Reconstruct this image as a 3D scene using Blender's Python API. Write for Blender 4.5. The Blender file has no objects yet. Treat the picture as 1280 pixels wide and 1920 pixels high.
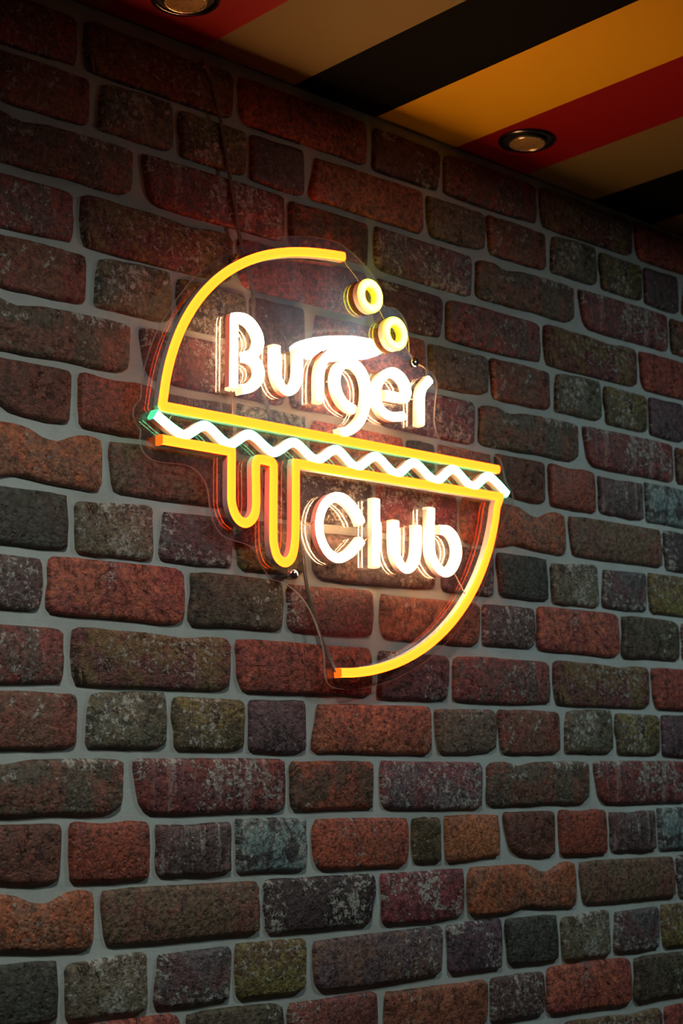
import bpy, math, random
from mathutils import Vector, Matrix

# ------------------------------------------------------------------ camera, world, exposure
sc = bpy.context.scene
col = sc.collection
Z0 = 1.81                      # height of the wall origin above the floor
CEIL0, CEIL_SLOPE = 0.583, -0.0113   # ceiling height (wall coordinates) and its slight fall to the right
YAW, PITCH, ROLL = -0.739894, 0.167011, 0.007062
CAM = Vector((-1.43834, -1.57558, -0.35965 + Z0))
cam_data = bpy.data.cameras.new('camera')
cam_data.sensor_fit = 'VERTICAL'
cam_data.sensor_height = 36.0
cam_data.sensor_width = 24.0
cam_data.lens = 3011.25 / 1920.0 * 36.0
cam_data.clip_start = 0.02
cam_data.dof.use_dof = True
cam_data.dof.focus_distance = 2.02
cam_data.dof.aperture_fstop = 6.3
cam = bpy.data.objects.new('camera', cam_data)
Rw = Matrix.Rotation(YAW, 3, 'Z') @ Matrix.Rotation(PITCH, 3, 'X') @ Matrix.Rotation(ROLL, 3, 'Y')
right, fwd, up = Rw.col[0], Rw.col[1], Rw.col[2]
cam.matrix_world = Matrix(((right.x, up.x, -fwd.x, CAM.x), (right.y, up.y, -fwd.y, CAM.y),
                           (right.z, up.z, -fwd.z, CAM.z), (0, 0, 0, 1)))
col.objects.link(cam)
sc.camera = cam
sc.view_settings.view_transform = 'Standard'
sc.view_settings.look = 'None'
sc.view_settings.exposure = 0.0
sc.view_settings.gamma = 1.0
sc.view_settings.use_curve_mapping = False
sc.cycles.max_bounces = 6
sc.cycles.diffuse_bounces = 3
sc.cycles.glossy_bounces = 4
sc.cycles.transparent_max_bounces = 16
world = bpy.data.worlds.new('dim_room')
sc.world = world
world.use_nodes = True
world.node_tree.nodes['Background'].inputs[0].default_value = (0.5, 0.6, 0.65, 1)
world.node_tree.nodes['Background'].inputs[1].default_value = 0.01

LAMP_RADIANCE = 62.0                      # round ceiling lamps
DRUM_RADIANCE = 88.0  # added unseen drum lamp for the left wall
DRUM_COLOR = (0.92, 1.0, 0.90)
LAMP_COLOR = (0.74, 1.0, 1.0)
GLOW = {                                   # radiance of the lit silicone of each tube colour
    'orange': ((20.0, 0.74, 0.04), (19.0, 0.95, 0.045)),      # along the crown, along the flanks
    'white':  ((50.0, 27.0, 12.5), (165.0, 86.0, 38.0)),
    'green':  ((2.6, 14.0, 6.5), (1.2, 18.0, 7.0)),
    'yellow': ((16.0, 13.0, 0.90), (22.0, 18.0, 0.15)),
}

# ------------------------------------------------------------------ helpers
def mesh_object(name, verts, faces, mat=None, parent=None, smooth=False, link=True):
    me = bpy.data.meshes.new(name)
    me.from_pydata([tuple(v) for v in verts], [], faces)
    me.update()
    if smooth:
        me.polygons.foreach_set('use_smooth', [True] * len(me.polygons))
    if mat is not None:
        for m in (mat if isinstance(mat, (list, tuple)) else [mat]):
            me.materials.append(m)
    o = bpy.data.objects.new(name, me)
    if link:
        col.objects.link(o)
    if parent is not None:
        o.parent = parent
    return o

def empty(name, loc=(0, 0, 0)):
    o = bpy.data.objects.new(name, None)
    o.empty_display_size = 0.05
    o.location = loc
    col.objects.link(o)
    return o

def tag(o, label, cat, group=None):
    o['label'] = label
    o['category'] = cat
    if group:
        o['group'] = group

def structure(o):
    o['kind'] = 'structure'
    return o

def box(x0, x1, y0, y1, z0, z1):
    v = [(x0, y0, z0), (x1, y0, z0), (x1, y1, z0), (x0, y1, z0), (x0, y0, z1), (x1, y0, z1), (x1, y1, z1), (x0, y1, z1)]
    f = [(0, 3, 2, 1), (4, 5, 6, 7), (0, 1, 5, 4), (1, 2, 6, 5), (2, 3, 7, 6), (3, 0, 4, 7)]
    return v, f

def lathe(profile, n=48, axis='z'):
    """profile: (radius, height) list; open ends with radius 0 close to a fan"""
    v, f, rings = [], [], []
    for r, h in profile:
        if r < 1e-6:
            v.append((0, 0, h)); rings.append([len(v) - 1])
        else:
            s = len(v)
            for k in range(n):
                a = 2 * math.pi * k / n
                v.append((r * math.cos(a), r * math.sin(a), h))
            rings.append(list(range(s, s + n)))
    for a, b in zip(rings[:-1], rings[1:]):
        for k in range(n):
            k2 = (k + 1) % n
            if len(a) == 1 and len(b) > 1: f.append((a[0], b[k2], b[k]))
            elif len(b) == 1 and len(a) > 1: f.append((a[k], a[k2], b[0]))
            elif len(a) > 1: f.append((a[k], a[k2], b[k2], b[k]))
    if axis == 'y':      # height runs out of the wall, towards the room (-y)
        v = [(x, -h, z) for x, z, h in v]
        f = [tuple(reversed(q)) for q in f]
    return v, f

def catmull(P, n=8, closed=False):
    P = [Vector(p) for p in P]
    out = []
    m = len(P)
    for i in range(m if closed else m - 1):
        if closed:
            p0, p1, p2, p3 = P[i - 1], P[i], P[(i + 1) % m], P[(i + 2) % m]
        else:
            p1, p2 = P[i], P[i + 1]
            p0 = P[i - 1] if i else p1 * 2 - p2
            p3 = P[i + 2] if i + 2 < m else p2 * 2 - p1
        for k in range(n):
            t = k / n
            out.append(0.5 * (2 * p1 + (p2 - p0) * t + (2 * p0 - 5 * p1 + 4 * p2 - p3) * t * t + (3 * p1 - p0 - 3 * p2 + p3) * t ** 3))
    if not closed:
        out.append(P[-1])
    return out

def resample(P, step, closed=False):
    Q = list(P) + ([P[0]] if closed else [])
    d = [0.0]
    for a, b in zip(Q[:-1], Q[1:]):
        d.append(d[-1] + (Vector(b) - Vector(a)).length)
    n = max(2, int(round(d[-1] / step)))
    out, j = [], 0
    for k in range(n if closed else n + 1):
        s = d[-1] * k / n
        while j < len(d) - 2 and d[j + 1] < s:
            j += 1
        L = d[j + 1] - d[j]
        t = (s - d[j]) / L if L > 1e-12 else 0
        out.append(Vector(Q[j]).lerp(Vector(Q[j + 1]), min(1, max(0, t))))
    return out

def round_corners(P, r, closed=True, passes=3):
    """keep straight runs straight, cut the corners in a radius of about r"""
    P = [Vector(p) for p in P]
    Q = []
    n = len(P)
    for i in range(n if closed else n - 1):
        a, b = P[i], P[(i + 1) % n]
        L = (b - a).length
        Q.append(a)
        if L > 2.2 * r:
            Q.append(a.lerp(b, r / L)); Q.append(a.lerp(b, 1 - r / L))
    if not closed:
        Q.append(P[-1])
    for _ in range(passes):
        N = []
        m = len(Q)
        if closed:
            for i in range(m):
                a, b = Q[i], Q[(i + 1) % m]
                N += [a.lerp(b, .25), a.lerp(b, .75)]
        else:
            N.append(Q[0])
            for i in range(m - 1):
                a, b = Q[i], Q[i + 1]
                if i > 0: N.append(a.lerp(b, .25))
                if i < m - 2: N.append(a.lerp(b, .75))
            N.append(Q[-1])
        Q = N
    return Q

def round_tube(P, r, n=8):
    """a wire: P is a list of 3D points"""
    P = [Vector(p) for p in P]
    v, f = [], []
    prev = None
    for i, p in enumerate(P):
        t = (P[min(i + 1, len(P) - 1)] - P[max(i - 1, 0)]).normalized()
        if prev is None:
            a = t.orthogonal().normalized()
        else:
            a = (prev - t * prev.dot(t)).normalized()
        prev = a
        b = t.cross(a)
        for k in range(n):
            w = 2 * math.pi * k / n
            v.append(p + a * (r * math.cos(w)) + b * (r * math.sin(w)))
    for i in range(len(P) - 1):
        for k in range(n):
            k2 = (k + 1) % n
            f.append((i * n + k, i * n + k2, (i + 1) * n + k2, (i + 1) * n + k))
    f.append(tuple(range(n - 1, -1, -1)))
    f.append(tuple((len(P) - 1) * n + k for k in range(n)))
    return v, f

# ------------------------------------------------------------------ materials
class NT:
    def __init__(self, name):
        self.m = bpy.data.materials.new(name)
        self.m.use_nodes = True
        self.t = self.m.node_tree
        self.t.nodes.clear()
    def n(self, kind, **kw):
        nd = self.t.nodes.new(kind)
        for k, v in kw.items():
            if k.startswith('i_'):
                key = k[2:]
                key = int(key) if key.isdigit() else key.replace('__', ' ')
                if hasattr(v, 'is_linked') or isinstance(v, bpy.types.NodeSocket):
                    self.t.links.new(v, nd.inputs[key])
                else:
                    nd.inputs[key].default_value = v
            else:
                setattr(nd, k, v)
        return nd
    def math(self, op, a, b=None, clamp=False):
        nd = self.n('ShaderNodeMath', operation=op, use_clamp=clamp)
        for i, x in enumerate((a, b)):
            if x is None: continue
            if isinstance(x, bpy.types.NodeSocket): self.t.links.new(x, nd.inputs[i])
            else: nd.inputs[i].default_value = x
        return nd.outputs[0]
    def mix(self, fac, a, b, mode='MIX'):
        nd = self.n('ShaderNodeMix', data_type='RGBA', blend_type=mode)
        for key, x in ((0, fac), (6, a), (7, b)):
            if isinstance(x, bpy.types.NodeSocket): self.t.links.new(x, nd.inputs[key])
            else: nd.inputs[key].default_value = (*x, 1) if isinstance(x, tuple) and len(x) == 3 else x
        return nd.outputs[2]
    def noise(self, vec, scale, detail=4, rough=.55, dist=0.0):
        nd = self.n('ShaderNodeTexNoise', i_Scale=scale, i_Detail=detail, i_Roughness=rough, i_Distortion=dist)
        if vec is not None: self.t.links.new(vec, nd.inputs['Vector'])
        return nd.outputs['Fac']
    def ramp(self, x, lo, hi, a=0.0, b=1.0):
        nd = self.n('ShaderNodeMapRange', interpolation_type='SMOOTHSTEP', clamp=True)
        for key, w in (('Value', x), ('From Min', lo), ('From Max', hi), ('To Min', a), ('To Max', b)):
            if isinstance(w, bpy.types.NodeSocket): self.t.links.new(w, nd.inputs[key])
            else: nd.inputs[key].default_value = w
        return nd.outputs[0]
    def out(self, shader):
        o = self.n('ShaderNodeOutputMaterial')
        self.t.links.new(shader, o.inputs['Surface'])
        return self.m
    def principled(self, color, rough=.6, metal=0.0, spec=.4, normal=None, **kw):
        p = self.n('ShaderNodeBsdfPrincipled')
        for key, x in (('Base Color', color), ('Roughness', rough), ('Metallic', metal), ('Specular IOR Level', spec)):
            if isinstance(x, bpy.types.NodeSocket): self.t.links.new(x, p.inputs[key])
            else: p.inputs[key].default_value = (*x, 1) if isinstance(x, tuple) else x
        if normal is not None: self.t.links.new(normal, p.inputs['Normal'])
        for k, v in kw.items(): p.inputs[k].default_value = v
        return p.outputs[0]

def make_brick_material():
    T = NT('weathered_brick')
    pos = T.n('ShaderNodeAttribute', attribute_name='bpos').outputs['Vector']
    base = T.n('ShaderNodeAttribute', attribute_name='base').outputs['Color']
    second = T.n('ShaderNodeAttribute', attribute_name='second').outputs['Color']
    prm = T.n('ShaderNodeSeparateXYZ', i_0=T.n('ShaderNodeAttribute', attribute_name='prm').outputs['Vector']).outputs
    wear, streak, relief = prm[0], prm[1], prm[2]
    # patches of the second colour, burnt specks, pale lime flakes and run-down streaks
    patch = T.ramp(T.noise(pos, 18, 5, .68, .8), .45, .55)
    c = T.mix(patch, base, second)
    grain = T.noise(pos, 150, 5, .78)
    c = T.mix(T.ramp(grain, .30, .72, .0, 1.0), T.mix(0.80, c, (.008, .007, .007)), T.mix(1.0, c, (1.62, 1.72, 1.74), 'MULTIPLY'))
    dark = T.ramp(T.noise(pos, 55, 6, .75, .4), .52, .66)
    c = T.mix(T.math('MULTIPLY', dark, .62), c, (.010, .009, .009))
    lo = T.math('SUBTRACT', .645, T.math('MULTIPLY', wear, .22))
    f1 = T.noise(pos, 115, 6, .82, .25)
    broad = T.ramp(T.noise(pos, 11, 2, .5), .40, .62, -.06, .05)
    flake = T.ramp(T.math('ADD', f1, broad), lo, T.math('ADD', lo, .022))
    c = T.mix(T.math('MULTIPLY', flake, .82), c, (.54, .52, .47))
    stretch = T.n('ShaderNodeMapping', i_Vector=pos)
    stretch.inputs['Scale'].default_value = (1.0, 1.0, .13)
    sn = T.ramp(T.noise(stretch.outputs[0], 75, 5, .7), .50, .66)
    c = T.mix(T.math('MULTIPLY', T.math('MULTIPLY', sn, streak), T.ramp(grain, .35, .6)), c, (.48, .45, .43))
    # dark drying cracks on the rougher bricks
    cr = T.math('ABSOLUTE', T.math('SUBTRACT', T.noise(pos, 17, 6, .60, 1.0), .5))
    crack = T.math('MULTIPLY', T.ramp(cr, .0, .011, 1.0, .0), T.ramp(T.noise(pos, 31, 2, .5), .48, .60))
    crack = T.math('MULTIPLY', crack, T.ramp(relief, .45, 1.3))
    c = T.mix(T.math('MULTIPLY', crack, .85), c, (.006, .005, .005))
    # relief
    wr = T.n('ShaderNodeMapping', i_Vector=pos)
    wr.inputs['Scale'].default_value = (.75, 1.0, 1.15)
    h1 = T.noise(wr.outputs[0], 60, 6, .68, 1.2)
    h2 = T.noise(pos, 260, 3, .65)
    h3 = T.noise(pos, 24, 3, .5)
    pit = T.n('ShaderNodeTexVoronoi', i_Scale=150.0, i_Randomness=1.0, i_Vector=pos, feature='F1').outputs['Distance']
    pit = T.ramp(pit, .05, .40, -.35, 0.0)
    h = T.math('ADD', T.math('ADD', T.math('MULTIPLY', h1, relief), T.math('MULTIPLY', h2, .35)), T.math('MULTIPLY', h3, .8))
    h = T.math('ADD', T.math('ADD', h, T.math('MULTIPLY', flake, .12)), T.math('MULTIPLY', pit, .6))
    h = T.math('SUBTRACT', h, T.math('MULTIPLY', crack, .9))
    bump = T.n('ShaderNodeBump', i_Strength=1.0, i_Distance=.0034, i_Height=h).outputs[0]
    rough = T.ramp(grain, .3, .7, .34, .66)
    return T.out(T.principled(c, rough, 0, .5, bump))

def make_mortar_material():
    T = NT('grey_mortar')
    g = T.n('ShaderNodeNewGeometry').outputs['Position']
    n1 = T.noise(g, 9, 5, .6)
    n2 = T.noise(g, 130, 6, .7)
    st = T.n('ShaderNodeMapping', i_Vector=g)
    st.inputs['Scale'].default_value = (.12, 1, 1)
    n3 = T.noise(st.outputs[0], 150, 5, .75)
    c = T.mix(T.ramp(n1, .35, .65), (.55, .585, .57), (.45, .465, .445))
    c = T.mix(T.ramp(n2, .58, .74, 0, .55), c, (.16, .155, .145))
    c = T.mix(T.ramp(n3, .58, .72, 0, .45), c, (.20, .19, .175))
    h = T.math('ADD', n2, n3)
    b = T.n('ShaderNodeBump', i_Strength=.35, i_Distance=.0015, i_Height=h).outputs[0]
    return T.out(T.principled(c, .8, 0, .25, b))

def make_paint(name, color, rough=.7, spec=.10):
    T = NT(name)
    g = T.n('ShaderNodeNewGeometry').outputs['Position']
    n = T.noise(g, 5, 4, .55)
    c = T.mix(T.ramp(n, .3, .7, 0, .14), color, tuple(x * .6 for x in color))
    b = T.n('ShaderNodeBump', i_Strength=.12, i_Distance=.001, i_Height=T.noise(g, 260, 3, .6)).outputs[0]
    return T.out(T.principled(c, rough, 0, spec, b))

def make_plain(name, color, rough=.5, metal=0.0, spec=.5, **kw):
    T = NT(name)
    g = T.n('ShaderNodeTexCoord').outputs['Object']
    n = T.noise(g, 180, 2, .5)
    r = T.ramp(n, .3, .7, max(.02, rough - .05), min(1, rough + .05))
    return T.out(T.principled(color, r, metal, spec, **kw))

def make_glow(name, rgb):
    T = NT(name)
    e = T.n('ShaderNodeEmission', i_Strength=1.0)
    e.inputs['Color'].default_value = (*rgb, 1)
    return T.out(e.outputs[0])

def make_strip_glow(name, crown, flank):
    T = NT(name)
    a = T.n('ShaderNodeAttribute', attribute_name='crown').outputs['Fac']
    e = T.n('ShaderNodeEmission', i_Strength=1.0)
    T.t.links.new(T.mix(a, flank, crown), e.inputs['Color'])
    return T.out(e.outputs[0])

def make_acrylic():
    T = NT('clear_acrylic')
    facing = T.n('ShaderNodeLayerWeight', i_Blend=.5).outputs['Facing']
    fr = T.math('ADD', T.math('MULTIPLY', T.math('POWER', facing, 5.0), .93), .07)
    tr = T.n('ShaderNodeBsdfTransparent'); tr.inputs[0].default_value = (.965, .96, .955, 1)
    gl = T.n('ShaderNodeBsdfGlossy', i_Roughness=.004)
    hz = T.n('ShaderNodeBsdfGlossy', i_Roughness=.29); hz.inputs['Color'].default_value = (.78, .82, 1, 1)
    g = T.n('ShaderNodeNewGeometry').outputs['Position']
    smear = T.ramp(T.noise(g, 14, 5, .6, .8), .3, .75, .014, .038)
    m1 = T.n('ShaderNodeMixShader'); T.t.links.new(smear, m1.inputs[0]); T.t.links.new(tr.outputs[0], m1.inputs[1]); T.t.links.new(hz.outputs[0], m1.inputs[2])
    m2 = T.n('ShaderNodeMixShader'); T.t.links.new(fr, m2.inputs[0]); T.t.links.new(m1.outputs[0], m2.inputs[1]); T.t.links.new(gl.outputs[0], m2.inputs[2])
    return T.out(m2.outputs[0])

def make_acrylic_edge():
    T = NT('sawn_acrylic_edge')
    tr = T.n('ShaderNodeBsdfTransparent'); tr.inputs[0].default_value = (.95, .93, .9, 1)
    df = T.n('ShaderNodeBsdfDiffuse'); df.inputs[0].default_value = (.86, .84, .80, 1)
    tl = T.n('ShaderNodeBsdfTranslucent'); tl.inputs[0].default_value = (.86, .84, .80, 1)
    a = T.n('ShaderNodeMixShader', i_0=.5); T.t.links.new(df.outputs[0], a.inputs[1]); T.t.links.new(tl.outputs[0], a.inputs[2])
    b = T.n('ShaderNodeMixShader', i_0=.45); T.t.links.new(tr.outputs[0], b.inputs[1]); T.t.links.new(a.outputs[0], b.inputs[2])
    return T.out(b.outputs[0])

M = {
    'brick': make_brick_material(),
    'mortar': make_mortar_material(),
    'red': make_paint('red_ceiling_paint', (.12, .0013, .0018)),
    'tan': make_paint('beige_ceiling_paint', (.095, .070, .026)),
    'black': make_paint('black_ceiling_paint', (.003, .003, .003), .9, .02),
    'yellow': make_paint('yellow_ceiling_paint', (.33, .175, .0025)),
    'slab': make_paint('ceiling_plaster', (.30, .29, .27)),
    'wallpaint': make_paint('plain_wall_paint', (.18, .17, .16)),
    'floor': make_paint('dark_floor', (.09, .085, .08), .4),
    'silicone': make_plain('milky_silicone', (.70, .68, .66), .38, 0, .4),
    'chrome': make_plain('polished_steel', (.75, .76, .78), .16, 1.0),
    'darkchrome': make_plain('black_chrome', (.10, .098, .095), .20, 1.0),
    'blackcup': make_plain('black_lamp_cup', (.012, .012, .012), .35, 0, .4),
    'lampglass': make_plain('amber_lamp_glass', (.16, .10, .035), .3, 0, .5),
    'lamprim': make_plain('brass_lamp_rim', (.62, .47, .26), .3, .8),
    'wire': make_plain('clear_wire_sheath', (.42, .36, .30), .3, 0, .5),
    'cord': make_plain('clear_cord_sheath', (.19, .175, .16), .3, 0, .5),
    'white_body': make_plain('white_lamp_body', (.8, .8, .8), .4),
    'acrylic': make_acrylic(),
    'edge': make_acrylic_edge(),
    'added_baffled_lamp': make_glow('added_drum_diffuser', tuple(c * DRUM_RADIANCE for c in DRUM_COLOR)),
    'lamp': make_glow('lit_lamp_diffuser', tuple(c * LAMP_RADIANCE for c in LAMP_COLOR)),
}
CAP_GLOW = {'orange': (1.6, .20, .012), 'white': (1.7, 1.05, .55), 'green': (.12, .95, .42), 'yellow': (1.2, 1.0, .05)}
for k, v in CAP_GLOW.items():
    M['cap_' + k] = make_glow('lit_end_cap_' + k, v)
for k, v in GLOW.items():
    M['glow_' + k] = make_strip_glow('lit_silicone_' + k, *v)

# ------------------------------------------------------------------ structure
X0, X1, YF = -2.6, 3.2, -4.2
def ceil_z(x): return Z0 + CEIL0 + CEIL_SLOPE * x

v, f = box(X0 - .1, X1 + .1, 0.0, .12, 0, Z0 + .75)
wall = structure(mesh_object('wall_back', v, f, M['mortar']))
v, f = box(X0, X1, YF, 0, -.1, 0)
structure(mesh_object('floor', v, f, M['floor']))
v, f = box(X0 - .1, X0, YF, 0, 0, Z0 + .70)
structure(mesh_object('wall_left', v, f, M['wallpaint']))
v, f = box(X1, X1 + .1, YF, 0, 0, Z0 + .70)
structure(mesh_object('wall_right', v, f, M['wallpaint']))
v, f = box(X0, X1, YF - .1, YF, 0, Z0 + .70)
structure(mesh_object('wall_front', v, f, M['wallpaint']))

# ceiling slab and the painted boards under it
def slab_between(xa, xb, y0, y1, lift, thick):
    za, zb = ceil_z(xa) + lift, ceil_z(xb) + lift
    v = [(xa, y0, za), (xb, y0, zb), (xb, y1, zb), (xa, y1, za), (xa, y0, za + thick), (xb, y0, zb + thick), (xb, y1, zb + thick), (xa, y1, za + thick)]
    f = [(0, 3, 2, 1), (4, 5, 6, 7), (0, 1, 5, 4), (1, 2, 6, 5), (2, 3, 7, 6), (3, 0, 4, 7)]
    return v, f
v, f = slab_between(X0, X1, YF, 0, .008, .05)
ceiling = structure(mesh_object('ceiling', v, f, M['slab']))
known = {-3: 'red', -2: 'tan', -1: 'black', 0: 'yellow', 1: 'red', 2: 'tan', 3: 'black', 4: 'tan', -4: 'tan'}
cyc = ['yellow', 'red', 'tan', 'black']
edge_at = {-3: -.404, -2: -.2455, -1: -.085, 0: .0705, 1: .2345, 2: .393, 3: .5565, 4: .717}
def stripe_edge(k):
    return edge_at.get(k, .0755 + .1590 * k)
for k in range(-17, 20):
    xa, xb = stripe_edge(k), stripe_edge(k + 1)
    xa, xb = max(xa, X0), min(xb, X1)
    if xb - xa < .01: continue
    v, f = slab_between(xa, xb, YF, -.0005, 0, .008)
    mesh_object('stripe_board', v, f, M[known.get(k, cyc[k % 4])], ceiling)

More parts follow.
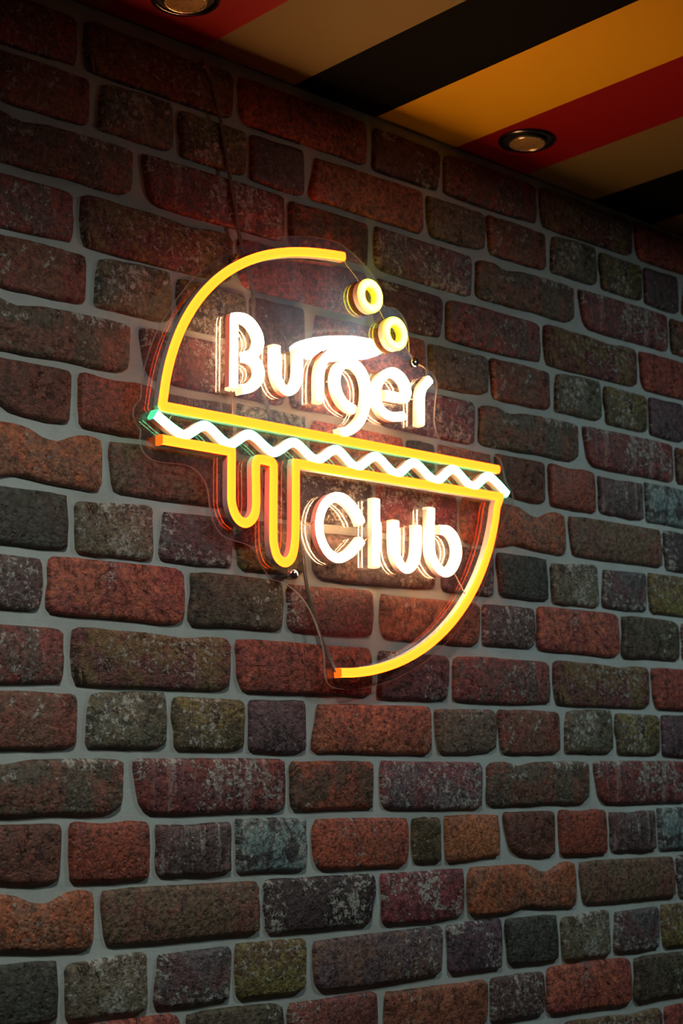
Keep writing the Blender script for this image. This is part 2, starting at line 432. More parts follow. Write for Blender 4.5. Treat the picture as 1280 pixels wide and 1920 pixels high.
# ------------------------------------------------------------------ bricks
PX, PZ = 0.85, 0.52435            # the brick pattern repeats with this width and height
BR = {
    'A': [(-575.6,-340.3),(-573.1,-335.1),(-558.4,-331.3),(-535.6,-331.2),(-520.8,-335),(-510.5,-338),(-495.2,-334.9),(-471.5,-331),(-411,-330),(-353.6,-330.6),(-348.8,-334.5),(-349.8,-380),(-354,-387.9),(-370.7,-394.1),(-401.7,-394.4),(-444.2,-392.3),(-491.7,-394.7),(-560.5,-395.2),(-575,-393.5),(-578.1,-385.2),(-575,-359.1)],
    'B': [(-335.9,-331),(-333.7,-329.1),(-108.3,-328.7),(-103,-331.3),(-101.3,-354),(-102.2,-388.6),(-109.2,-394.5),(-189.7,-395.1),(-270.8,-396.2),(-305.8,-394.9),(-317.4,-392.2),(-326.7,-381),(-330.8,-362.5),(-335.7,-340.9)],
    'C': [(-91.6,-332.2),(-16.1,-331.2),(48.1,-331.7),(51.4,-337),(52.1,-358.7),(49.6,-393.5),(-16.6,-394.1),(-87.2,-394.8),(-91.8,-390.6),(-94.2,-369.5),(-93.2,-358),(-94.7,-339.6)],
    'D': [(66.7,-330.4),(139.6,-331.9),(219.7,-331.6),(259.2,-332.2),(264,-337.9),(263.1,-367.4),(261.1,-394.3),(251.5,-397.4),(170.3,-397.1),(82.7,-395.2),(70.8,-392.6),(66.5,-387.8),(64.5,-366),(64.1,-346.7)],
    'W0': [(-543.9,-405.2),(-537,-402.3),(-474.4,-402.6),(-437.4,-401.7),(-431.5,-404.9),(-431.5,-433.5),(-432.9,-464.3),(-441.5,-468.6),(-467.7,-469.2),(-494.6,-467.5),(-514.1,-463.8),(-528.7,-456.5),(-535,-442.1),(-541.2,-423.2)],
    'W1': [(-421.6,-404.5),(-414.8,-401.2),(-375.1,-403.5),(-339.4,-401.1),(-314.7,-403.3),(-311.2,-408),(-309.7,-435.5),(-309.7,-466),(-314.9,-470),(-363.6,-469.9),(-413.1,-469.2),(-419.3,-466.3),(-421.7,-436)],
    'W2': [(-302.2,-407.2),(-259.7,-407.5),(-218.2,-405.8),(-189.9,-405.9),(-188.6,-426.2),(-189.7,-443.8),(-187.8,-464.7),(-192.4,-467.3),(-217.7,-469.3),(-261.8,-467),(-272.5,-468.7),(-293.9,-467.3),(-299.2,-464.4),(-302.6,-450.5),(-300.8,-431.6)],
    'W3': [(-182.2,-402.5),(-125,-402.1),(-67.8,-403.2),(-67.9,-420.4),(-65.5,-438.8),(-67.4,-466.2),(-75.1,-469.3),(-136.8,-468.3),(-176.1,-468.9),(-179.9,-465),(-180.6,-435.3)],
    'W4': [(-50.9,-405.1),(28.8,-405.1),(111.8,-406.7),(116,-420.1),(115.6,-444.4),(111.7,-466),(101.9,-470.9),(28.1,-470.4),(-29.9,-470.6),(-47.2,-467.4),(-54.3,-455.2),(-57.3,-429.9),(-56.6,-416.1)],
    'W5': [(124,-408.1),(148.7,-406.1),(173.7,-407.1),(177.9,-412.9),(177.7,-466),(174,-468.4),(147.3,-468.6),(126.3,-466.6),(122.5,-444.6),(123,-420.3)],
    'W6': [(186.4,-406.1),(243.8,-404.1),(294.1,-405.8),(297.3,-424.4),(297.6,-450),(296,-464),(241.9,-467.1),(192.1,-469.5),(187.8,-466.4),(186.7,-436.7)],
    'T0': [(-614.4,-476.9),(-550.7,-476.9),(-503.6,-476.1),(-487.7,-479.3),(-467.9,-487.9),(-449.7,-490.5),(-426.5,-479),(-405.5,-475.8),(-388.8,-479.1),(-385.2,-492.6),(-385.9,-508.5),(-386,-535.1),(-389.7,-541.5),(-400.3,-544.1),(-441.7,-542.6),(-505.9,-536.9),(-529.7,-543.3),(-564.5,-544.5),(-609.7,-543.9),(-617,-540.2),(-621.8,-512.7),(-619.2,-488)],
    'T1': [(-376.5,-479.5),(-338.1,-477.2),(-285.8,-477.6),(-180.9,-477.7),(-150.6,-477.9),(-145.3,-484.1),(-146.1,-496.3),(-143.2,-507.4),(-144.6,-539.3),(-148.9,-541.2),(-197.6,-541.2),(-298.1,-542.8),(-362.2,-542),(-371,-537.8),(-375.3,-511.1),(-378.1,-494.7)],
    'T2': [(-136.2,-479),(-128,-476.7),(-64.4,-477.7),(-17.3,-476.9),(47.1,-476.8),(52.3,-483.9),(53.4,-501.6),(46.5,-520.1),(46.3,-536.4),(40.3,-543.1),(-5.1,-543.7),(-49.2,-544.7),(-130.9,-543.9),(-134.4,-536.6),(-133.2,-525.7),(-138,-512.1),(-134.4,-496.8),(-138,-485.6)],
    'T3': [(63.8,-479),(115.6,-477.8),(215.6,-477.9),(221.1,-478.1),(223.1,-512.5),(220.5,-538.3),(213.8,-542.8),(166.8,-546.1),(80.2,-545.6),(66.8,-544.3),(64.3,-532.8),(65.9,-514.1),(63.5,-497.4)],
    'G0': [(-543.7,-553.3),(-533.9,-550.1),(-486.6,-550.9),(-434.7,-551.3),(-432.6,-569.2),(-430.5,-584.9),(-431.8,-614.6),(-436.8,-616.8),(-489.3,-617.9),(-532.4,-616.8),(-539.2,-611.5),(-540.7,-590.1),(-544.3,-572.2)],
    'G1': [(-423.4,-559.9),(-415.8,-556.1),(-391.6,-555.4),(-351.9,-551.7),(-316.2,-551),(-311.9,-556.3),(-312.2,-574.8),(-309.8,-593.5),(-310.5,-613.9),(-317.6,-618.9),(-350.6,-618.5),(-370.5,-617.8),(-390.1,-619.8),(-414.3,-619),(-421.5,-616.1),(-421.8,-587.6)],
    'G2': [(-295.8,-556.5),(-244.5,-553.9),(-189.6,-553.8),(-187.3,-561.3),(-188.3,-582.7),(-189.3,-608.3),(-192,-616.6),(-243.8,-618.1),(-297,-616.8),(-302.2,-612.6),(-301.4,-598.3),(-298.1,-578)],
    'G3': [(-180.6,-551.4),(-125,-550.9),(-70.9,-552.6),(-67.2,-561.1),(-67.9,-587.9),(-68,-612.4),(-80.2,-618),(-124.9,-617.9),(-171.2,-618.5),(-179.7,-612.4),(-182.1,-583.2)],
    'G4': [(-54.9,-557.9),(-5.2,-555.2),(46.7,-554),(149,-552.3),(174.5,-552.2),(179.3,-561.4),(177.1,-592.8),(173.6,-616.6),(112.9,-618.7),(65.6,-619.8),(13.3,-620.6),(-40.4,-620.2),(-52.7,-611.5),(-56.3,-586.6)],
    'G5': [(186.3,-552.7),(228.3,-550.3),(295.4,-548.9),(297.1,-566.6),(297.4,-589.2),(294.5,-617.7),(248.5,-619),(193.6,-618.2),(188.7,-613),(188.8,-583.9)],
    'R0': [(-457.8,-631.2),(-454.4,-624.6),(-422.2,-623.2),(-371.1,-624.3),(-318.3,-623.1),(-274.5,-623.6),(-264.7,-629.1),(-262.3,-662.9),(-263.2,-686.5),(-273.6,-692.8),(-298.2,-693.8),(-330.5,-692.9),(-380.1,-692.1),(-425.5,-691.8),(-452.6,-691.4),(-459.3,-685.1),(-459.3,-668.3),(-456.5,-655.5),(-458.3,-640.8)],
    'R1': [(-254.9,-627.9),(-229.4,-625.1),(-182.9,-624.7),(-122.7,-625.8),(-107.3,-630),(-104.2,-642.2),(-104.8,-661.3),(-107.3,-685.1),(-112,-692),(-146.9,-692.6),(-182.5,-691.4),(-228.8,-693.5),(-251.4,-693.2),(-257.6,-687.3),(-256.6,-671.5),(-253.5,-653.2)],
    'R2': [(-95.8,-629.6),(-62.7,-629),(-30.5,-628.2),(46.1,-626.9),(53.9,-630.6),(55.2,-660.5),(52.1,-688),(45.3,-690.9),(-14.7,-692.2),(-63,-691.6),(-92.8,-690.2),(-97.5,-684.5),(-99,-678.7),(-95,-660.6),(-99,-649)],
    'R3': [(70.1,-629.9),(122.8,-630.1),(195.8,-630.6),(262.3,-629.9),(266,-636.3),(265,-668.2),(261,-686.9),(250.8,-692.7),(201.7,-692.6),(121.6,-693),(83,-691.8),(72,-689.4),(66.7,-669.7),(68.1,-649.6)],
    'R4': [(272.7,-631),(280.6,-629.4),(332.3,-628.5),(381.3,-628.5),(385.2,-636.5),(386.7,-661.1),(383.2,-685.9),(374.8,-689.6),(318,-690.6),(276.7,-690.1),(272.1,-687.6),(272.5,-662.4)],
    'K0': [(-423.8,-710.3),(-420.2,-704.8),(-395.1,-703.3),(-359.2,-704.5),(-327.6,-704.8),(-303.5,-705.6),(-267.9,-708.8),(-245.6,-708),(-225.8,-704),(-197.1,-705.3),(-190.3,-713),(-191.1,-726.8),(-190.4,-749.5),(-193.8,-769),(-211,-771.1),(-275.4,-771.4),(-368.1,-772.8),(-413.6,-771.4),(-420.6,-768.1),(-422,-754.5),(-424.2,-742)],
    'K1': [(-182.5,-706.8),(-155.3,-704.2),(-109.9,-704.1),(-31.1,-704.7),(45.1,-705.2),(50.1,-710.4),(52.1,-739.9),(49.3,-768.2),(37.4,-772.7),(10.8,-770.6),(-47.5,-770.5),(-116,-771.5),(-166.9,-771.9),(-177.2,-765),(-181.1,-749.2),(-180.6,-733.1),(-183,-717.2)],
    'K2': [(63.8,-709.2),(72.4,-706.8),(121.3,-707.4),(190.1,-708.2),(200.4,-713.4),(199.7,-741.8),(194.5,-770.1),(163,-773.6),(130.7,-773.2),(64.5,-773.4),(61.9,-764.2),(64.3,-739.4)],
    'K3': [(209.2,-714.3),(216.9,-708.7),(270.4,-706.2),(317.5,-706.7),(407.2,-707.2),(415.4,-713.1),(414.7,-728.2),(417.5,-741.8),(415.5,-769.2),(355.2,-773),(315.1,-773.5),(230.1,-773.2),(208.5,-771),(208.3,-749.2)],
    'M0': [(-551.5,-786.4),(-545.6,-781.2),(-480.3,-780),(-417.5,-780.8),(-414.2,-789.5),(-414.1,-813.3),(-413.9,-836.2),(-420.3,-843.3),(-471.1,-845.2),(-518,-844.8),(-540.9,-843.4),(-545.2,-834.3),(-547.8,-811.5)],
    'M1': [(-396.4,-782),(-385.9,-777.9),(-342.2,-776),(-293,-775.1),(-288.9,-780.9),(-286.9,-803.8),(-288.1,-836.5),(-298.8,-842),(-340.9,-843.4),(-376.9,-842.3),(-397,-842.2),(-402.1,-838.7),(-401,-821),(-400,-800)],
    'M2': [(-278,-781.6),(-267,-779.1),(-219.5,-780.4),(-173.3,-780.8),(-168,-787.5),(-167.3,-810.2),(-169,-839.7),(-175.9,-843.1),(-219,-844.6),(-271.7,-843.9),(-276.7,-839.6),(-276.1,-823.2),(-280.9,-805.8)],
    'M3': [(-161.6,-782.8),(-155.1,-779.8),(-109.9,-779.4),(-69.7,-779),(-67.2,-791.9),(-66.7,-815.3),(-67.4,-842.2),(-76.2,-846.7),(-110,-847),(-154.9,-845.9),(-161.4,-843),(-160.9,-812.4)],
    'M4': [(-47,-783.1),(17.3,-781.3),(85,-780.7),(157.4,-780.3),(161.9,-786.3),(162.6,-819),(161.4,-842.9),(154.1,-846.7),(83.9,-847.1),(16.6,-845.6),(-48,-846.1),(-57.4,-842.2),(-56.7,-826.9),(-50.3,-805.6)],
    'M5': [(171.1,-784),(221.7,-782.2),(290.5,-781.8),(296.6,-788.2),(296.4,-817.1),(294.1,-838),(280.8,-842.7),(238.7,-846.1),(190.4,-846.4),(177.6,-843.5),(172,-821.4)],
}
# colours (base, second, wear, streak, relief)
LOOK = {
    'A': ((78, 48, 40), (58, 50, 42), .45, 0, .8), 'B': ((82, 36, 34), (70, 34, 38), .40, .55, .7),
    'C': ((98, 48, 34), (62, 44, 34), .20, 0, 1.0), 'D': ((66, 52, 60), (82, 42, 48), .35, .2, .8),
    'W0': ((74, 40, 32), (66, 38, 32), .05, 0, 1.1), 'W1': ((96, 42, 30), (84, 40, 32), .05, 0, .3),
    'W2': ((54, 41, 42), (60, 36, 38), .20, .75, .5), 'W3': ((78, 92, 96), (44, 40, 44), .42, 0, .8),
    'W4': ((112, 50, 34), (100, 50, 38), .12, 0, .6), 'W5': ((60, 45, 26), (54, 44, 28), .20, 0, .6),
    'W6': ((116, 66, 40), (104, 62, 42), .02, 0, .5), 'T0': ((108, 56, 34), (90, 56, 42), .12, 0, .4),
    'T1': ((78, 48, 42), (70, 54, 42), .04, 0, .7), 'T2': ((40, 31, 33), (46, 33, 36), .42, 0, .6),
    'T3': ((84, 35, 40), (72, 34, 38), .40, .1, .6), 'G0': ((46, 46, 42), (40, 38, 36), .12, 0, 1.1),
    'G1': ((64, 54, 46), (76, 68, 56), .48, 0, 1.1), 'G2': ((66, 46, 50), (60, 54, 58), .44, 0, .9),
    'G3': ((82, 73, 38), (70, 54, 34), .25, 0, .8), 'G4': ((64, 50, 56), (72, 52, 48), .25, 0, .6),
    'G5': ((62, 42, 54), (56, 44, 52), .38, .25, .6), 'R0': ((112, 54, 40), (98, 44, 40), .20, 0, .9),
    'R1': ((58, 48, 40), (50, 44, 34), .12, 0, .9), 'R2': ((88, 42, 38), (76, 42, 40), .32, 0, .7),
    'R3': ((98, 55, 40), (90, 50, 40), .05, 0, .5), 'R4': ((56, 40, 42), (60, 40, 40), .34, .3, .6),
    'K0': ((74, 38, 40), (80, 62, 40), .26, .15, 1.9), 'K1': ((104, 46, 35), (94, 40, 36), .08, 0, 1.5),
    'K2': ((68, 40, 46), (60, 38, 42), .30, 0, 1.2), 'K3': ((86, 40, 38), (62, 46, 44), .20, 0, .8),
    'M0': ((78, 50, 40), (86, 44, 38), .18, 0, 1.0), 'M1': ((60, 58, 50), (70, 60, 46), .40, 0, 1.1),
    'M2': ((78, 66, 36), (60, 50, 34), .38, 0, 1.0), 'M3': ((62, 40, 50), (56, 42, 46), .18, 0, .7),
    'M4': ((108, 58, 40), (96, 50, 38), .06, 0, .7), 'M5': ((74, 60, 50), (68, 56, 50), .30, 0, .9),
}

def lin(c):
    return tuple((x / 255 / 12.92) if x / 255 <= .04045 else ((x / 255 + .055) / 1.055) ** 2.4 for x in c)
GAIN = 3.2
def albedo(c):
    l = lin(c)
    g = sum(l) / 3
    return tuple(min(.8, (a * .92 + g * .08) * GAIN * k) for a, k in zip(l, (1.02, .97, .88)))

def brick_outline(pts, n, seed):
    P = [Vector((x / 1000, z / 1000)) for x, z in pts]
    P = resample(round_corners(P, .0045, True, 2), .002, True)
    L = len(P)
    step = L / n
    out = [P[int(i * step) % L].copy() for i in range(n)]
    rnd = random.Random(seed)
    ph = [(rnd.uniform(0, 6.28), k, rnd.uniform(.25, 1) / (k ** .5)) for k in (3, 5, 8, 12, 17) if k < n / 3]
    for i in range(n):
        t = (out[(i + 1) % n] - out[i - 1]).normalized()
        nrm = Vector((t.y, -t.x))
        w = sum(a * math.sin(p + k * 2 * math.pi * i / n) for p, k, a in ph)
        out[i] = out[i] + nrm * (w * .00065)
    # clockwise or not: make it counter-clockwise seen from the room (x right, z up)
    area = sum(out[i].x * out[(i + 1) % n].y - out[(i + 1) % n].x * out[i].y for i in range(n))
    return out if area > 0 else out[::-1]

def brick_geometry(name, n):
    seed = sum(ord(c) * (i + 3) for i, c in enumerate(name))
    O = brick_outline(BR[name], n, seed)
    cx = sum(p.x for p in O) / n; cz = sum(p.y for p in O) / n
    rnd = random.Random(seed + 7)
    tx, tz = rnd.uniform(-.008, .008), rnd.uniform(-.012, .012)   # a slight tilt of the face
    rings = [(0, -.0006), (.0006, .0032), (.0024, .0058), (.0060, .0072)] if n > 30 else [(0, -.0006), (.0016, .0050), (.0060, .0072)]
    v, f = [], []
    for d, h in rings:
        for i in range(n):
            t = (O[(i + 1) % n] - O[i - 1]).normalized()
            q = O[i] + Vector((-t.y, t.x)) * d - Vector((cx, cz))
            hh = h + (tx * q.x + tz * q.y if h > .001 else 0)
            v.append((q.x, -hh, q.y))
    for r in range(len(rings) - 1):
        for i in range(n):
            j = (i + 1) % n
            f.append((r * n + i, r * n + j, (r + 1) * n + j, (r + 1) * n + i))
    f.append(tuple((len(rings) - 1) * n + i for i in range(n)))
    return v, f, cx, cz, seed

def brick_attributes(me, per_vertex):
    """per_vertex: list of (local position, name, seed)"""
    n = len(me.vertices)
    bp, b1, b2, pr = [], [], [], []
    for p, nm, seed in per_vertex:
        base, sec, wear, streak, relief = LOOK[nm]
        bp += [p[0] + seed * .137, seed * .731, p[2] + seed * .377]
        b1 += [*albedo(base), 1.0]; b2 += [*albedo(sec), 1.0]
        pr += [wear, streak, relief]
    a = me.attributes.new('bpos', 'FLOAT_VECTOR', 'POINT'); a.data.foreach_set('vector', bp)
    a = me.attributes.new('base', 'FLOAT_COLOR', 'POINT'); a.data.foreach_set('color', b1)
    a = me.attributes.new('second', 'FLOAT_COLOR', 'POINT'); a.data.foreach_set('color', b2)
    a = me.attributes.new('prm', 'FLOAT_VECTOR', 'POINT'); a.data.foreach_set('vector', pr)

FPX = 3011.25
def in_frame(x0, x1, z0, z1):
    us, vs = [], []
    for x in (x0, x1):
        for z in (z0, z1):
            q = Vector((x, 0, z + Z0)) - CAM
            d = q.dot(fwd)
            if d < .2: return False
            us.append(640 + FPX * q.dot(right) / d); vs.append(960 - FPX * q.dot(up) / d)
    return max(us) > -6 and min(us) < 1286 and max(vs) > -6 and min(vs) < 1926

full, cheap = {}, {}
for nm in BR:
    v, f, cx, cz, seed = brick_geometry(nm, 56)
    me = bpy.data.meshes.new('brick')
    me.from_pydata(v, [], f); me.update()
    me.polygons.foreach_set('use_smooth', [True] * len(me.polygons))
    me.materials.append(M['brick'])
    brick_attributes(me, [(p, nm, seed) for p in v])
    full[nm] = (me, cx, cz)
    cheap[nm] = brick_geometry(nm, 22)

sv, sf, sattr = [], [], []
def place(nm, dx, dz):
    me, cx, cz = full[nm]
    xs = [p[0] / 1000 + dx for p in BR[nm]]; zs = [p[1] / 1000 + dz for p in BR[nm]]
    if min(xs) < X0 or max(xs) > X1 or min(zs) < -Z0 + .01 or max(zs) > CEIL0 + CEIL_SLOPE * max(xs) - .001: return
    if in_frame(min(xs), max(xs), min(zs), max(zs)):
        o = bpy.data.objects.new('brick', me)
        o.location = (cx + dx, 0, cz + dz + Z0)
        o.parent = wall
        col.objects.link(o)
    else:
        v, f, cx, cz, seed = cheap[nm]
        s = len(sv)
        for p in v:
            sv.append((p[0] + cx + dx, p[1], p[2] + cz + dz + Z0)); sattr.append((p, nm, seed))
        for q in f: sf.append(tuple(i + s for i in q))
STRIP = .7488                      # the cut strip pasted below the ceiling starts again with row A
for i in range(-4, 6):
    for nm in BR:
        for j in range(-3, 3):
            if j == 2 and nm[0] not in 'KM': continue
            place(nm, i * PX, j * PZ)
        if nm[0] == 'A' or nm in 'BCD': place(nm, i * PX, STRIP)
        if nm[0] in 'MK' : place(nm, i * PX, STRIP + PZ)
o = mesh_object('brick_field', sv, sf, M['brick'], wall, smooth=True)
brick_attributes(o.data, sattr)
o['kind'] = 'stuff'

# ------------------------------------------------------------------ round lit ceiling lamp, and an added drum lamp
def ceiling_lamp(x, y, label):
    t = empty('ceiling_lamp', (x, y, ceil_z(x)))
    v, f = lathe([(.104, 0), (.104, -.010), (.103, -.0115), (.101, -.0115), (.100, -.011)])
    mesh_object('body', v, f, M['white_body'], t, smooth=False)
    v, f = lathe([(.0999, -.011), (0, -.0115)])
    mesh_object('diffuser', v, f, M['lamp'], t)
    tag(t, label, 'ceiling lamp')
ceiling_lamp(.820, -.950, 'lit round white ceiling lamp mirrored in the clear sign board')
def added_baffled_lamp(x, y, label):  # unseen lamp added to brighten the left part of the brick wall
    t = empty('added_drum_lamp', (x, y, ceil_z(x)))
    v, f = lathe([(.112, 0), (.112, -.056), (.1105, -.058), (.1030, -.058), (.1015, -.056), (.1015, -.010)])  # deep dark collar shaped to keep its light off the wall top
    mesh_object('baffle', v, f, M['blackcup'], t)
    v, f = lathe([(.1012, -.011), (0, -.0115)])
    mesh_object('diffuser', v, f, M['added_baffled_lamp'], t)
    tag(t, label, 'ceiling lamp')
added_baffled_lamp(-.70, -.78, 'added unseen drum lamp brightening the wall left of the sign')

# ------------------------------------------------------------------ recessed spotlights (unlit)
def downlight(x, y, rz, label):
    t = empty('recessed_downlight', (x, y, ceil_z(x)))
    t.rotation_euler = (0, 0, rz)
    v, f = lathe([(.0425, .002), (.0430, -.0015), (.0415, -.0035), (.0385, -.0038), (.0360, -.0024), (.0352, .0004)], 56)
    mesh_object('bezel', v, f, M['darkchrome'], t, smooth=True)
    v, f = lathe([(.0356, -.0006), (.0300, -.0003), (.0, -.0002)], 56)
    mesh_object('cup', v, f, M['blackcup'], t, smooth=True)
    v, f = lathe([(.0285, -.0002), (.0290, -.0050), (.0280, -.0062), (.0262, -.0062), (.0256, -.0046)], 48)
    g = mesh_object('lamp_holder', v, f, M['blackcup'], t, smooth=True)
    v, f = lathe([(.0262, -.0050), (.0260, -.0070), (.0246, -.0074), (.0238, -.0062)], 48)
    r = mesh_object('lamp_rim', v, f, M['lamprim'], t, smooth=True)
    v, f = lathe([(.0240, -.0060), (.020, -.0066), (.010, -.0072), (0, -.0074)], 48)
    mesh_object('lamp_glass', v, f, M['lampglass'], t, smooth=True)
    tag(t, label, 'downlight', 'unlit recessed spotlights')
downlight(.292, -.0945, 0, 'unlit recessed spotlight in the red stripe next to the yellow stripe')
downlight(-.342, -.0985, .6, 'unlit recessed spotlight in the red stripe cut off by the top edge')

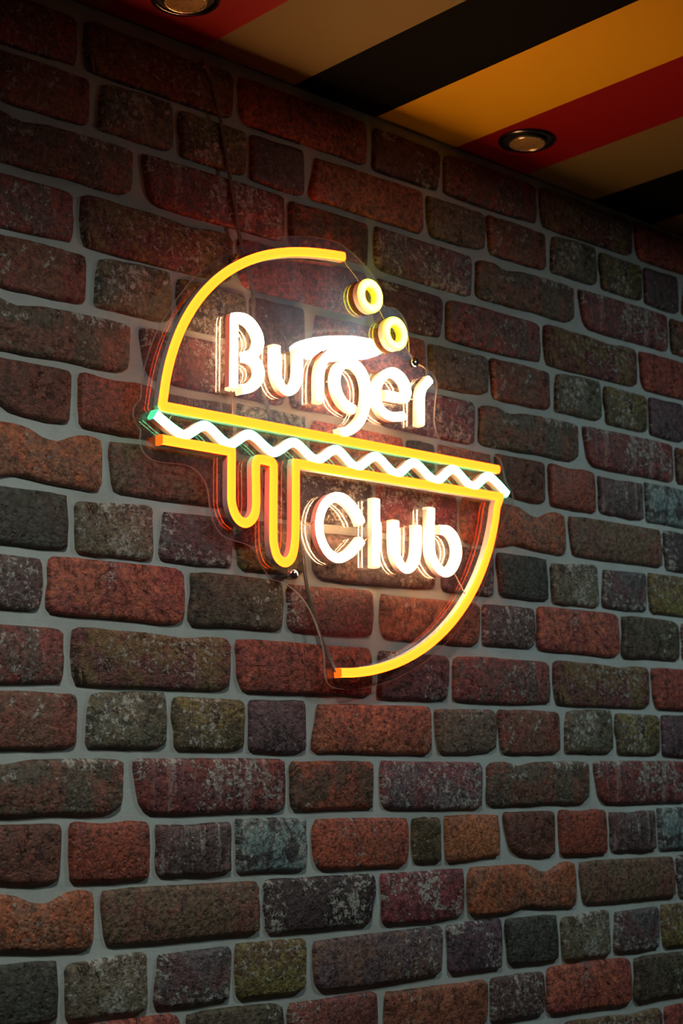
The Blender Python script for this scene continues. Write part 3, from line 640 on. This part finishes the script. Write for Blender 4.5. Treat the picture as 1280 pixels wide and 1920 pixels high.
# ------------------------------------------------------------------ neon sign
SIGN = {
    'bun': [(280,88.9),(-321.5,90.6),(-320,104.4),(-318.5,115.1),(-316.7,125.6),(-314.4,136.1),(-311.8,146.6),(-308.7,156.9),(-305.3,167.1),(-301.4,177.2),(-297.2,187.1),(-292.5,196.9),(-287.4,206.4),(-281.8,215.7),(-275.9,224.8),(-269.6,233.6),(-262.9,242.1),(-255.8,250.3),(-248.3,258.2),(-240.6,265.8),(-232.5,273),(-224.1,279.8),(-215.4,286.3),(-206.5,292.3),(-197.3,298),(-187.9,303.4),(-178.4,308.3),(-168.7,312.9),(-158.8,317.1),(-148.8,320.9),(-138.6,324.4),(-128.4,327.5),(-118.1,330.4),(-107.8,332.9),(-97.3,335.2),(-86.8,337.2),(-76.2,339),(-65.6,340.5),(-54.9,341.9),(-44.1,343.2),(-33.2,344.3),(-22.2,345.3)],
    'patty': [(-322,49.5),(-214.9,49.3),(-215.2,31.2),(-215.1,2.2),(-214.6,-14.6),(-210.3,-27.5),(-203,-36.1),(-193.2,-39.1),(-184.7,-35.6),(-178.2,-27.4),(-175.7,-15.3),(-175.7,6.9),(-176.2,32.5),(-174.9,40.5),(-169.7,45),(-153.9,44.6),(-148.1,42.6),(-146.8,36.2),(-147.3,-7),(-147.3,-49.7),(-145.5,-64.9),(-139.8,-78),(-127.9,-83.1),(-117.6,-76.7),(-112.2,-61.8),(-110.3,-37.5),(-109.7,14.7),(-109.5,47.8),(283,48.8),(274.7,32.7),(272.6,21.8),(270.1,11),(267.2,0.4),(263.8,-10.2),(260.1,-20.6),(256,-30.9),(251.5,-41),(246.6,-51),(241.3,-60.8),(235.7,-70.3),(229.7,-79.7),(223.4,-88.8),(216.7,-97.6),(209.7,-106.3),(202.5,-114.6),(194.9,-122.7),(187,-130.5),(178.9,-138.1),(170.5,-145.3),(161.8,-152.2),(152.9,-158.8),(143.8,-165.1),(134.5,-171),(125,-176.7),(115.3,-181.9),(105.4,-186.9),(95.3,-191.5),(85.1,-195.8),(74.8,-199.7),(64.3,-203.2),(53.7,-206.4),(43,-209.2),(32.2,-211.7),(21.4,-213.9),(10.5,-215.6),(-0.5,-217),(-11.6,-218.1),(-22.6,-218.7),(-33.7,-219.1)],
    'wave': [(-332.3,79.5),(-289.8,58.6),(-256.5,76.8),(-219.6,57),(-186.3,75.7),(-146.8,56.6),(-112.7,75.6),(-74.2,56.1),(-38.5,76.2),(-2.9,55.6),(33.8,76.5),(71.7,55.5),(106.1,77.1),(148.8,55.3),(184.4,78),(224,56.3),(258.4,77.2),(297.9,54.4)],
    'letters': {
        'B1': [(-212.3,130.6),(-212.2,176.9),(-212,222.9),(-203.3,224.9),(-193.8,225),(-184.1,221.3),(-176.2,214.3),(-170.9,205.4),(-170,196.4),(-173.5,187.3),(-181.4,180.3),(-194.4,175.2)],
        'B2': [(-194.4,175.2),(-182.2,174.5),(-173.4,169.8),(-169,160.7),(-170.3,150.7),(-176.9,141.9),(-186.5,135.5),(-200.3,131.1)],
        'u': [(-142.3,197.9),(-141.9,168.2),(-138.7,153.9),(-131.5,144.1),(-122.5,141.6),(-113.4,146),(-106.5,156.4),(-103.7,169.7),(-103.6,197.7)],
        'r': [(-67.1,136.2),(-67,155.7),(-66.4,173.9),(-63,187.5),(-55.3,198.3),(-43.8,207)],
        'g': [(-5.8,134.7),(-17.5,138.1),(-27.1,143.9),(-34.7,155.1),(-37.9,169.2),(-34.4,183.7),(-25.6,193.3),(-12.9,198.4),(-0.2,196.9),(10.6,189.1),(17.3,175.4),(19.1,160.1),(15.9,141.8),(8.8,125.2),(-2.2,112.6),(-15.9,104),(-32.3,98.8)],
        'e': [(52.3,164.6),(72.7,164.9),(92.3,165.3),(96.1,174.7),(92.7,186.3),(83.5,195.4),(70.2,199.2),(57.9,195.6),(45.5,186.8),(38.3,173.6),(37.1,159.9),(39.9,148.5),(47.8,140),(59.9,135.8),(73.2,136.7),(87.7,140)],
        'r2': [(120.9,132.8),(121.4,155.8),(122.3,173.5),(127.4,187.4),(140.5,200.3)],
        'C': [(6,-18.5),(-0.7,-7.7),(-10.3,2.1),(-23.6,10.2),(-36.9,11.9),(-51.1,6.7),(-62.9,-5.2),(-69.1,-22.8),(-68.3,-40.9),(-61,-56.3),(-48.9,-66.8),(-33.9,-69.3),(-16.7,-62.1),(-5.1,-52.5),(5.7,-42.2)],
        'l': [(32.9,16.3),(32.1,-74.2)],
        'u2': [(68.5,-9.8),(68,-42.8),(70.7,-57.8),(78.6,-68.8),(89.7,-73),(100,-68.4),(107.5,-57.5),(110.9,-40.9),(111.5,-12)],
        'b': [(138.3,15.5),(137.1,-36.3),(140.9,-54.5),(152.2,-67.7),(167,-71.7),(180,-64.6),(189.6,-49.5),(191.1,-34.2),(184.5,-19.7),(171.7,-11.9),(154.6,-12.1)],
    },
    'rings': [(26,299.5),(73,254.9)],
    'outline': [(-228.9,299.4),(-203,319.4),(-176.6,334.7),(-140.5,348.1),(-94.2,361),(-54.1,367.2),(-22,367.8),(2.7,360),(27.7,346.4),(45.3,332.8),(56.9,319.8),(58.7,303.2),(64.8,295.2),(83.4,296.2),(98,289.4),(108.2,274.2),(108.9,256.5),(106.6,244.4),(113.8,234.1),(129.5,223.3),(148.1,218.7),(161.5,211.2),(166.6,200.3),(165.3,188.4),(160,151),(163.9,131.5),(172.3,119.5),(197.2,112.8),(253.2,112.6),(292.2,110.6),(302.2,96.7),(309.6,74.4),(323.1,60.1),(322.5,44),(311.4,29.3),(288.2,-6.1),(276.2,-39.6),(260.4,-71.6),(241.3,-101.6),(218.9,-129.2),(193.7,-154.4),(165.8,-176.6),(136,-195.8),(104.2,-211.6),(71,-224.2),(36.6,-233.3),(1.6,-238.9),(-22.7,-239.3),(-42.3,-235.1),(-50.1,-221),(-51.3,-196.2),(-57.6,-173.8),(-70.4,-146.9),(-84.5,-128.8),(-100.3,-116.2),(-118.2,-108.3),(-127.1,-106.2),(-140.4,-103.9),(-152.7,-93),(-160.1,-81.7),(-168.8,-68.9),(-183.9,-62.9),(-201,-60.5),(-220.1,-55.3),(-232.7,-41.5),(-239.1,-22.1),(-242.6,-2.5),(-248.7,10.2),(-260.1,20.5),(-274.5,25.4),(-294.7,25.3),(-318.6,24.6),(-332.4,27.7),(-342.3,36.2),(-345.5,48.8),(-344.7,59.7),(-351.8,67.5),(-355.9,78.4),(-353.3,88.6),(-345.7,98),(-343.7,121.4),(-336.4,150.9),(-324,183.4),(-307.3,211.9),(-287.2,241.6),(-262.6,271)],
    'standoff': [(-204.2,304.1),(118.9,223.4),(-106.5,-96.3)],
    'cord_wall': [(-245.4,-12,560.2),(-243.6,-12,556.3),(-235.9,-10,549.1),(-227.9,-10,530.9),(-217.9,-10,493.3),(-207.9,-10,448.3),(-196.1,-10,393),(-187.9,-10,351.3),(-181.5,-11,328.6),(-175.2,-11,310.5),(-168,-11,286.8),(-162.5,-11,262.7),(-161.6,-11,234.1),(-157.9,-11,191.9),(-148.8,-11,150.7),(-139.8,-11,123.7),(-132.6,-11,103.5),(-120,-11,62.9),(-103.7,-11,15.5),(-89.2,-11,-28.7),(-79.2,-11,-62.9),(-73.8,-11,-97.4),(-65.7,-11,-128.2),(-54.7,-13,-163.9),(-42.7,-16,-191.3),(-35.6,-22.5,-212.1),(-32.3,-27,-220.5)],
    'wires': [
        [(-20.1,-32,340),(-8.8,-24,338.4),(5,-24,327.7),(15,-27,315.4)],
        [(43.1,-30,288.4),(53.9,-24,283.5),(59.9,-24,276.2),(61.2,-29,270)],
        [(103.5,-28,258.2),(108.4,-24,248.3),(109.2,-24,236.9)],
        [(125.8,-24,222),(135.4,-24,220.5),(142.8,-24,216.3),(141.5,-24,208.4),(136.2,-27,202.2)],
        [(181.4,-32,-68.6),(196.1,-24,-74.9),(204.5,-24,-86.3),(206.5,-30,-98.1)],
        [(-15.5,-24,-225.3),(-8.9,-24,-227.8),(0.6,-24,-228.5),(8.3,-24,-224.4)],
        [(-212.4,-28,129.4),(-208.3,-24,121.1),(-207.4,-24,107.5),(-210.5,-29,94.4)],
        [(-92.2,-24,-18.7),(-87.6,-24,-27.3),(-78.4,-24,-27.8),(-74.5,-28,-23.7)],
        [(7.8,-30,-44.8),(24.3,-24,-36.8),(33.2,-24,-33),(35.3,-27,-36.1)],
        [(-48.2,-24,167.7),(-37.6,-24,169.4),(-33.7,-27,165.1)],
        [(99.9,-32,167),(115.2,-24,168.6),(119.7,-29,166.8)],
        [(-308.8,-28,86.5),(-301.8,-24,85),(-307.1,-28,77.5)],
    ],
}
BOARD_BACK, BOARD_FRONT = .0190, .0225       # distance of the acrylic from the wall
TUBE_H = .0140                                 # how far the tubes stand off the acrylic
TUBE_W = .0122
sign = empty('neon_sign', (0, 0, Z0))
tag(sign, 'glowing burger shaped neon sign on clear acrylic hanging on the brick wall', 'neon sign')

def P2(pts): return [Vector((x / 1000, z / 1000)) for x, z in pts]

# acrylic board
O = resample(catmull(P2(SIGN['outline']), 6, True), .004, True)
area = sum(O[i].x * O[(i + 1) % len(O)].y - O[(i + 1) % len(O)].x * O[i].y for i in range(len(O)))
if area < 0: O = O[::-1]
n = len(O)
v = [(p.x, -BOARD_FRONT, p.y) for p in O] + [(p.x, -BOARD_BACK, p.y) for p in O]
f = [tuple(range(n)), tuple(range(2 * n - 1, n - 1, -1))] + [(i + n, (i + 1) % n + n, (i + 1) % n, i) for i in range(n)]
board = mesh_object('acrylic_board', v, f, [M['acrylic'], M['edge']], sign)
for i, pl in enumerate(board.data.polygons): pl.material_index = 0 if i < 2 else 1
board['label'] = 'clear acrylic backing board cut round the outline'

SIDE = [(-.5, 0.0), (-.5, .72)]
def dome_profile(w, h):
    """(sideways, height) of the lit dome from one side to the other"""
    base, k = h * .70, 9
    return [(-w / 2 * math.cos(math.pi * i / k), base + (h - base) * math.sin(math.pi * i / k) ** .75) for i in range(k + 1)]

def sweep(path, prof, closed, cap_bottom=False):
    n = len(path)
    v, f = [], []
    for i, p in enumerate(path):
        if closed:
            a = (p - path[i - 1]).normalized(); b = (path[(i + 1) % n] - p).normalized()
        else:
            a = (p - path[i - 1]).normalized() if i else (path[1] - p).normalized()
            b = (path[i + 1] - p).normalized() if i < n - 1 else a
        t = (a + b)
        t = t.normalized() if t.length > 1e-6 else a
        nr = Vector((-t.y, t.x))
        mit = 1 / max(.45, abs(t.dot(a)))
        for s, h in prof:
            q = p + nr * (s * mit)
            v.append((q.x, -(BOARD_FRONT + .0002 + h), q.y))
    m = len(prof)
    for i in range(n if closed else n - 1):
        j = (i + 1) % n
        for k in range(m - 1):
            f.append((i * m + k, i * m + k + 1, j * m + k + 1, j * m + k))
    return v, f

def add_caps(v, f, m, n):
    f.append(tuple(range(m)))
    f.append(tuple((n - 1) * m + k for k in range(m - 1, -1, -1)))

def tube(name, paths, glow, label, closed=False, w=TUBE_W, h=TUBE_H):
    """jacket of milky silicone on the board, lit dome strip as its sub-part"""
    jv, jf, gv, gf = [], [], [], []
    dome = dome_profile(w, h)
    hb = dome[0][1]
    jacket = [(-w / 2, hb), (-w / 2, 0.0), (w / 2, 0.0), (w / 2, hb)]
    for path in paths:
        for prof, V, F in ((jacket, jv, jf), (dome, gv, gf)):
            v, f = sweep(path, prof, closed)
            if not closed: add_caps(v, f, len(prof), len(path))
            s = len(V)
            V += v; F += [tuple(i + s for i in q) for q in f]
    j = mesh_object(name, jv, jf, M['silicone'], sign)
    ends = [] if closed else [(p[a], p[b]) for p in paths for a, b in ((0, 1), (-1, -2))]
    if len(paths) > 1: ends = [ends[0], ends[3]]        # the inner ends meet in the letter
    for p, q in ends:
        cv, cf = [], []
        t = (p - q).normalized()
        nr = Vector((-t.y, t.x))
        for d, k in ((-.0015, 1.0), (.0012, 1.0), (.0022, .86)):
            for a, b in ((-.5, .0), (.5, .0), (.5, .66), (.36, .90), (-.36, .90), (-.5, .66)):
                e = p + t * d + nr * (a * (w + .0006) * k)
                hh = max(.0003, h * (.42 + (b - .42) * k)) if b else .0003
                cv.append((e.x, -(BOARD_FRONT + hh), e.y))
        for r in range(2):
            for i in range(6):
                cf.append((r * 6 + i, r * 6 + (i + 1) % 6, r * 6 + 6 + (i + 1) % 6, r * 6 + 6 + i))
        cf.append(tuple(12 + i for i in range(6)))
        mesh_object('end_cap', cv, cf, M['cap_' + glow], j)
    j['label'] = label
    g = mesh_object('light_strip', gv, gf, M['glow_' + glow], j, smooth=False)
    m = len(dome)
    a = g.data.attributes.new('crown', 'FLOAT', 'POINT')
    a.data.foreach_set('value', [max(0.0, math.sin(math.pi * (i % m) / (m - 1))) ** 1.2 for i in range(len(gv))])
    return j

def smooth_path(pts, step=.0028, r=None):
    P = P2(pts)
    P = catmull(P, 10) if r is None else round_corners(P, r, False, 3)
    return resample(P, step)

# bun outline: bottom bar and the arc, sharp corner on the left
bun = P2(SIGN['bun'])
bun_arc = catmull(bun[2:], 4)
bar = [bun[0], bun[1]]
path = resample(round_corners([bun[0], Vector((-.3222, .0906)), bun_arc[0]], .004, False, 2), .003)[:-1] + resample(bun_arc, .003)
tube('bun_outline_tube', [path], 'orange', 'orange tube drawing the round top bun and its flat underside')
# patty line with the melting drips, then the lower bun arc
pat = P2(SIGN['patty'])
lead = [pat[0], pat[1]]
nd = 25
drips = catmull(pat[2:2 + nd], 8)
line = [pat[2 + nd], pat[3 + nd]]
low_arc = catmull(pat[4 + nd:], 4)
path = resample(round_corners([lead[0], lead[1], drips[0]], .003, False, 2), .003)[:-1] + resample(drips, .0028) \
     + resample(round_corners([drips[-1], line[0], line[1], low_arc[0]], .003, False, 2), .003)[1:-1] + resample(low_arc, .003)
tube('lower_bun_tube', [path], 'orange', 'orange tube with two cheese drips and the lower bun arc')
# lettuce wave: straight flanks, rounded crests
wv = P2(SIGN['wave'])
pts = []
for i in range(len(wv) - 1):
    a, b = wv[i], wv[i + 1]
    for k in range(12):
        t = k / 12
        e = .5 - .5 * math.cos(math.pi * t)
        if i == 0: e = math.sin(math.pi / 2 * t) * .55 + t * .45
        if i == len(wv) - 2: e = 1 - math.cos(math.pi / 2 * t) * .55 - (1 - t) * .45
        e = .62 * e + .38 * t
        pts.append(Vector((a.x + (b.x - a.x) * t, a.y + (b.y - a.y) * e)))
pts.append(wv[-1])
pts = resample(pts, .0028)
for _ in range(3):
    pts = [pts[0]] + [(pts[i - 1] + pts[i] * 2 + pts[i + 1]) / 4 for i in range(1, len(pts) - 1)] + [pts[-1]]
tube('lettuce_wave_tube', [pts], 'green', 'pale green wavy tube for the lettuce between the buns')
# sesame rings
for x, z in P2(SIGN['rings']):
    ring = [Vector((x + .0170 * math.cos(a * math.pi / 24), z + .0178 * math.sin(a * math.pi / 24))) for a in range(48)]
    tube('sesame_ring_tube', [ring], 'yellow', 'small yellow ring for a sesame seed on the bun', True, .0118, .0140)
# lettering
LT = SIGN['letters']
def letter(keys, what):
    tube('letter_tube', [smooth_path(LT[k]) if not isinstance(LT[k], str) else None for k in keys], 'white', what)
b1 = P2(LT['B1'])
b_top = resample(round_corners(b1[:4], .0035, False, 2), .0028)[:-1] + resample(catmull(b1[3:], 8), .0028)
tube('letter_tube', [b_top, resample(catmull(P2(LT['B2']), 8), .0028)], 'white', 'warm white tube letter B')
letter(['u'], 'warm white tube letter u of Burger')
letter(['r'], 'warm white tube letter r in the middle of Burger')
letter(['g'], 'warm white tube letter g')
e1 = P2(LT['e'])
e_path = resample(round_corners(e1[:3] + [e1[3]], .003, False, 2), .0028)[:-1] + resample(catmull(e1[3:], 8), .0028)
tube('letter_tube', [e_path], 'white', 'warm white tube letter e')
letter(['r2'], 'warm white tube letter r at the end of Burger')
letter(['C'], 'warm white tube letter C')
letter(['l'], 'warm white tube letter l')
letter(['u2'], 'warm white tube letter u of Club')
bb = P2(LT['b'])
letter(['b'], 'warm white tube letter b')

# standoffs: steel sleeve between wall and board, screw cap in front
for x, z in P2(SIGN['standoff']):
    v, f = lathe([(0, .0), (.0062, .0), (.0062, BOARD_BACK - .0002), (0, BOARD_BACK - .0002)], 24, 'y')
    s = mesh_object('standoff', v, f, M['chrome'], sign, smooth=False)
    s.location = (x, -.0002, z)
    b = BOARD_FRONT + .0002
    v, f = lathe([(0, b), (.0066, b), (.0070, b + .0010), (.0068, b + .0030), (.0055, b + .0042), (0, b + .0046)], 24, 'y')
    c = mesh_object('screw_cap', v, f, M['chrome'], s, smooth=True)
# wiring
for w in SIGN['wires']:
    v, f = round_tube(catmull([(x / 1000, y / 1000, z / 1000) for x, y, z in w], 6), .0009, 6)
    mesh_object('connecting_wire', v, f, M['wire'], sign, smooth=True)
cp = catmull([(x / 1000, y / 1000, z / 1000) for x, y, z in SIGN['cord_wall']], 6)
cv, cf = [], []
for s in (-1, 1):
    v, f = round_tube([p + Vector((s * .0014, 0, 0)) for p in cp], .0015, 8)
    k = len(cv); cv += v; cf += [tuple(i + k for i in q) for q in f]
mesh_object('power_cord', cv, cf, M['cord'], sign, smooth=True)['label'] = 'clear twin power cord hanging down the bricks'
p = cp[0]
v, f = box(p.x - .005, p.x + .005, -.016, -.004, p.z - .004, p.z + .006)
mesh_object('cord_clip', v, f, M['cord'], sign)
